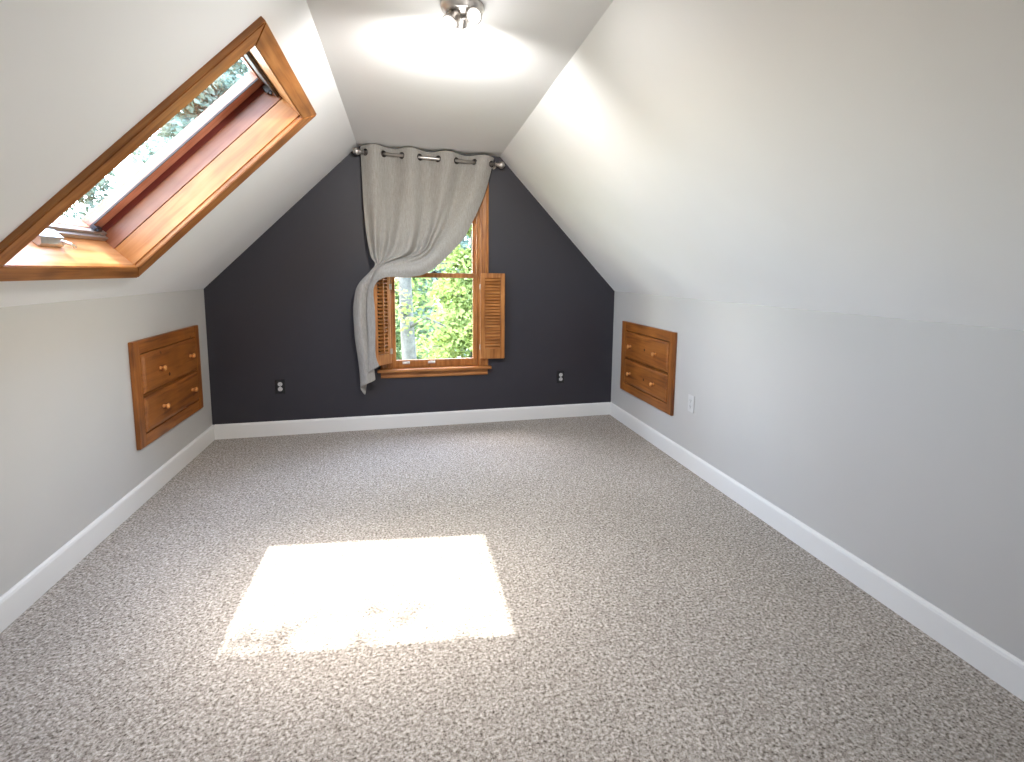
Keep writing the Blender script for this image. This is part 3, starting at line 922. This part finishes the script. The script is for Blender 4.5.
world = bpy.data.worlds.new('World'); SC.world = world
world.use_nodes = True
nt = world.node_tree
bg = nt.nodes['Background']
sky = nt.nodes.new('ShaderNodeTexSky'); sky.sky_type = 'NISHITA'; sky.sun_disc = False
sky.sun_elevation = math.radians(62); sky.sun_rotation = math.radians(-63); sky.air_density = 1.0; sky.dust_density = 1.5
hz = nt.nodes.new('ShaderNodeMix'); hz.data_type = 'RGBA'; hz.inputs['Factor'].default_value = 0.80      # thin bright haze
hz.inputs['B'].default_value = (0.140, 0.124, 0.103, 1)
nt.links.new(sky.outputs['Color'], hz.inputs['A']); nt.links.new(hz.outputs['Result'], bg.inputs['Color'])
bg.inputs['Strength'].default_value = E_SKY

def point(name, loc, e, col, r=0.04):
    d = bpy.data.lights.new(name, 'POINT'); d.energy = e; d.color = col; d.shadow_soft_size = r
    o = link(bpy.data.objects.new(name, d)); o.location = loc
    return o
WARM = (1.0, 0.985, 0.965)
AIM = [(-0.35, -0.15, -0.80), (0.35, -0.20, -0.80), (-0.05, 1.0, -0.50)]
for (off, d), e, aim in zip(heads, (E_L, E_R, E_B), AIM):
    p = LC + Vector(off) + Vector(d).normalized() * 0.075 + Vector((0, 0, -0.055))
    sp_ = bpy.data.lights.new('lamp_beam', 'SPOT'); sp_.energy = e; sp_.color = WARM; sp_.shadow_soft_size = 0.05
    sp_.spot_size = math.radians(176); sp_.spot_blend = 1.0
    o = link(bpy.data.objects.new('lamp_beam', sp_)); o.location = p
    o.rotation_euler = Vector(aim).to_track_quat('-Z', 'Y').to_euler()
    point('lamp_glow', (p + Vector((0, 0, -0.06)))[:], E_GLOW, WARM, 0.04)
# light portals in the two window openings (they only guide the sampling of the sky)
for nm, M, sx, sy in (('skylight_portal', Matrix.Translation((0, 0, H)) @ Matrix.Rotation(-PI / 4, 4, 'Y') @ Matrix.Translation(((S0 + S1) / 2, (Y0 + Y1) / 2, 0.27)), S1 - S0, Y1 - Y0),
                      ('window_portal', Matrix.Translation(((WX0 + WX1) / 2, 0.16, (WZ0 + WZ1) / 2)) @ Matrix.Rotation(-PI / 2, 4, 'X'), WX1 - WX0, WZ1 - WZ0)):
    d = bpy.data.lights.new(nm, 'AREA'); d.shape = 'RECTANGLE'; d.size = sx; d.size_y = sy; d.cycles.is_portal = True
    o = link(bpy.data.objects.new(nm, d)); o.matrix_world = M

# ------------------------------------------------------------------ camera
cam = bpy.data.cameras.new('camera')
co = link(bpy.data.objects.new('camera', cam))
F, SX, SY = 497.69, 25.27, -48.25
yaw, pit, rol = 0.26501, -0.12, 0.01522
fw = Vector((math.sin(yaw) * math.cos(pit), math.cos(yaw) * math.cos(pit), math.sin(pit)))
r0 = Vector((math.cos(yaw), -math.sin(yaw), 0)); u0 = r0.cross(fw)
r_ = r0 * math.cos(rol) + u0 * math.sin(rol); u_ = -r0 * math.sin(rol) + u0 * math.cos(rol)
co.matrix_world = Matrix(((r_.x, u_.x, -fw.x, 1.4202), (r_.y, u_.y, -fw.y, -4.20835), (r_.z, u_.z, -fw.z, 1.30598), (0, 0, 0, 1)))
cam.sensor_fit = 'HORIZONTAL'; cam.sensor_width = 36.0
cam.lens = F * 36.0 / 1024
cam.shift_x = -SX / 1024; cam.shift_y = SY / 1024
cam.clip_start = 0.02
SC.camera = co

SC.view_settings.view_transform = 'Standard'
SC.view_settings.look = 'None'
SC.view_settings.gamma = 1.0
SC.view_settings.exposure = 0.45
SC.view_settings.use_curve_mapping = False
SC.cycles.use_denoising = True
SC.cycles.max_bounces = 10
SC.cycles.diffuse_bounces = 6
SC.cycles.transparent_max_bounces = 12
SC.cycles.sample_clamp_indirect = 6.0
SC.cycles.caustics_reflective = False
SC.cycles.caustics_refractive = False
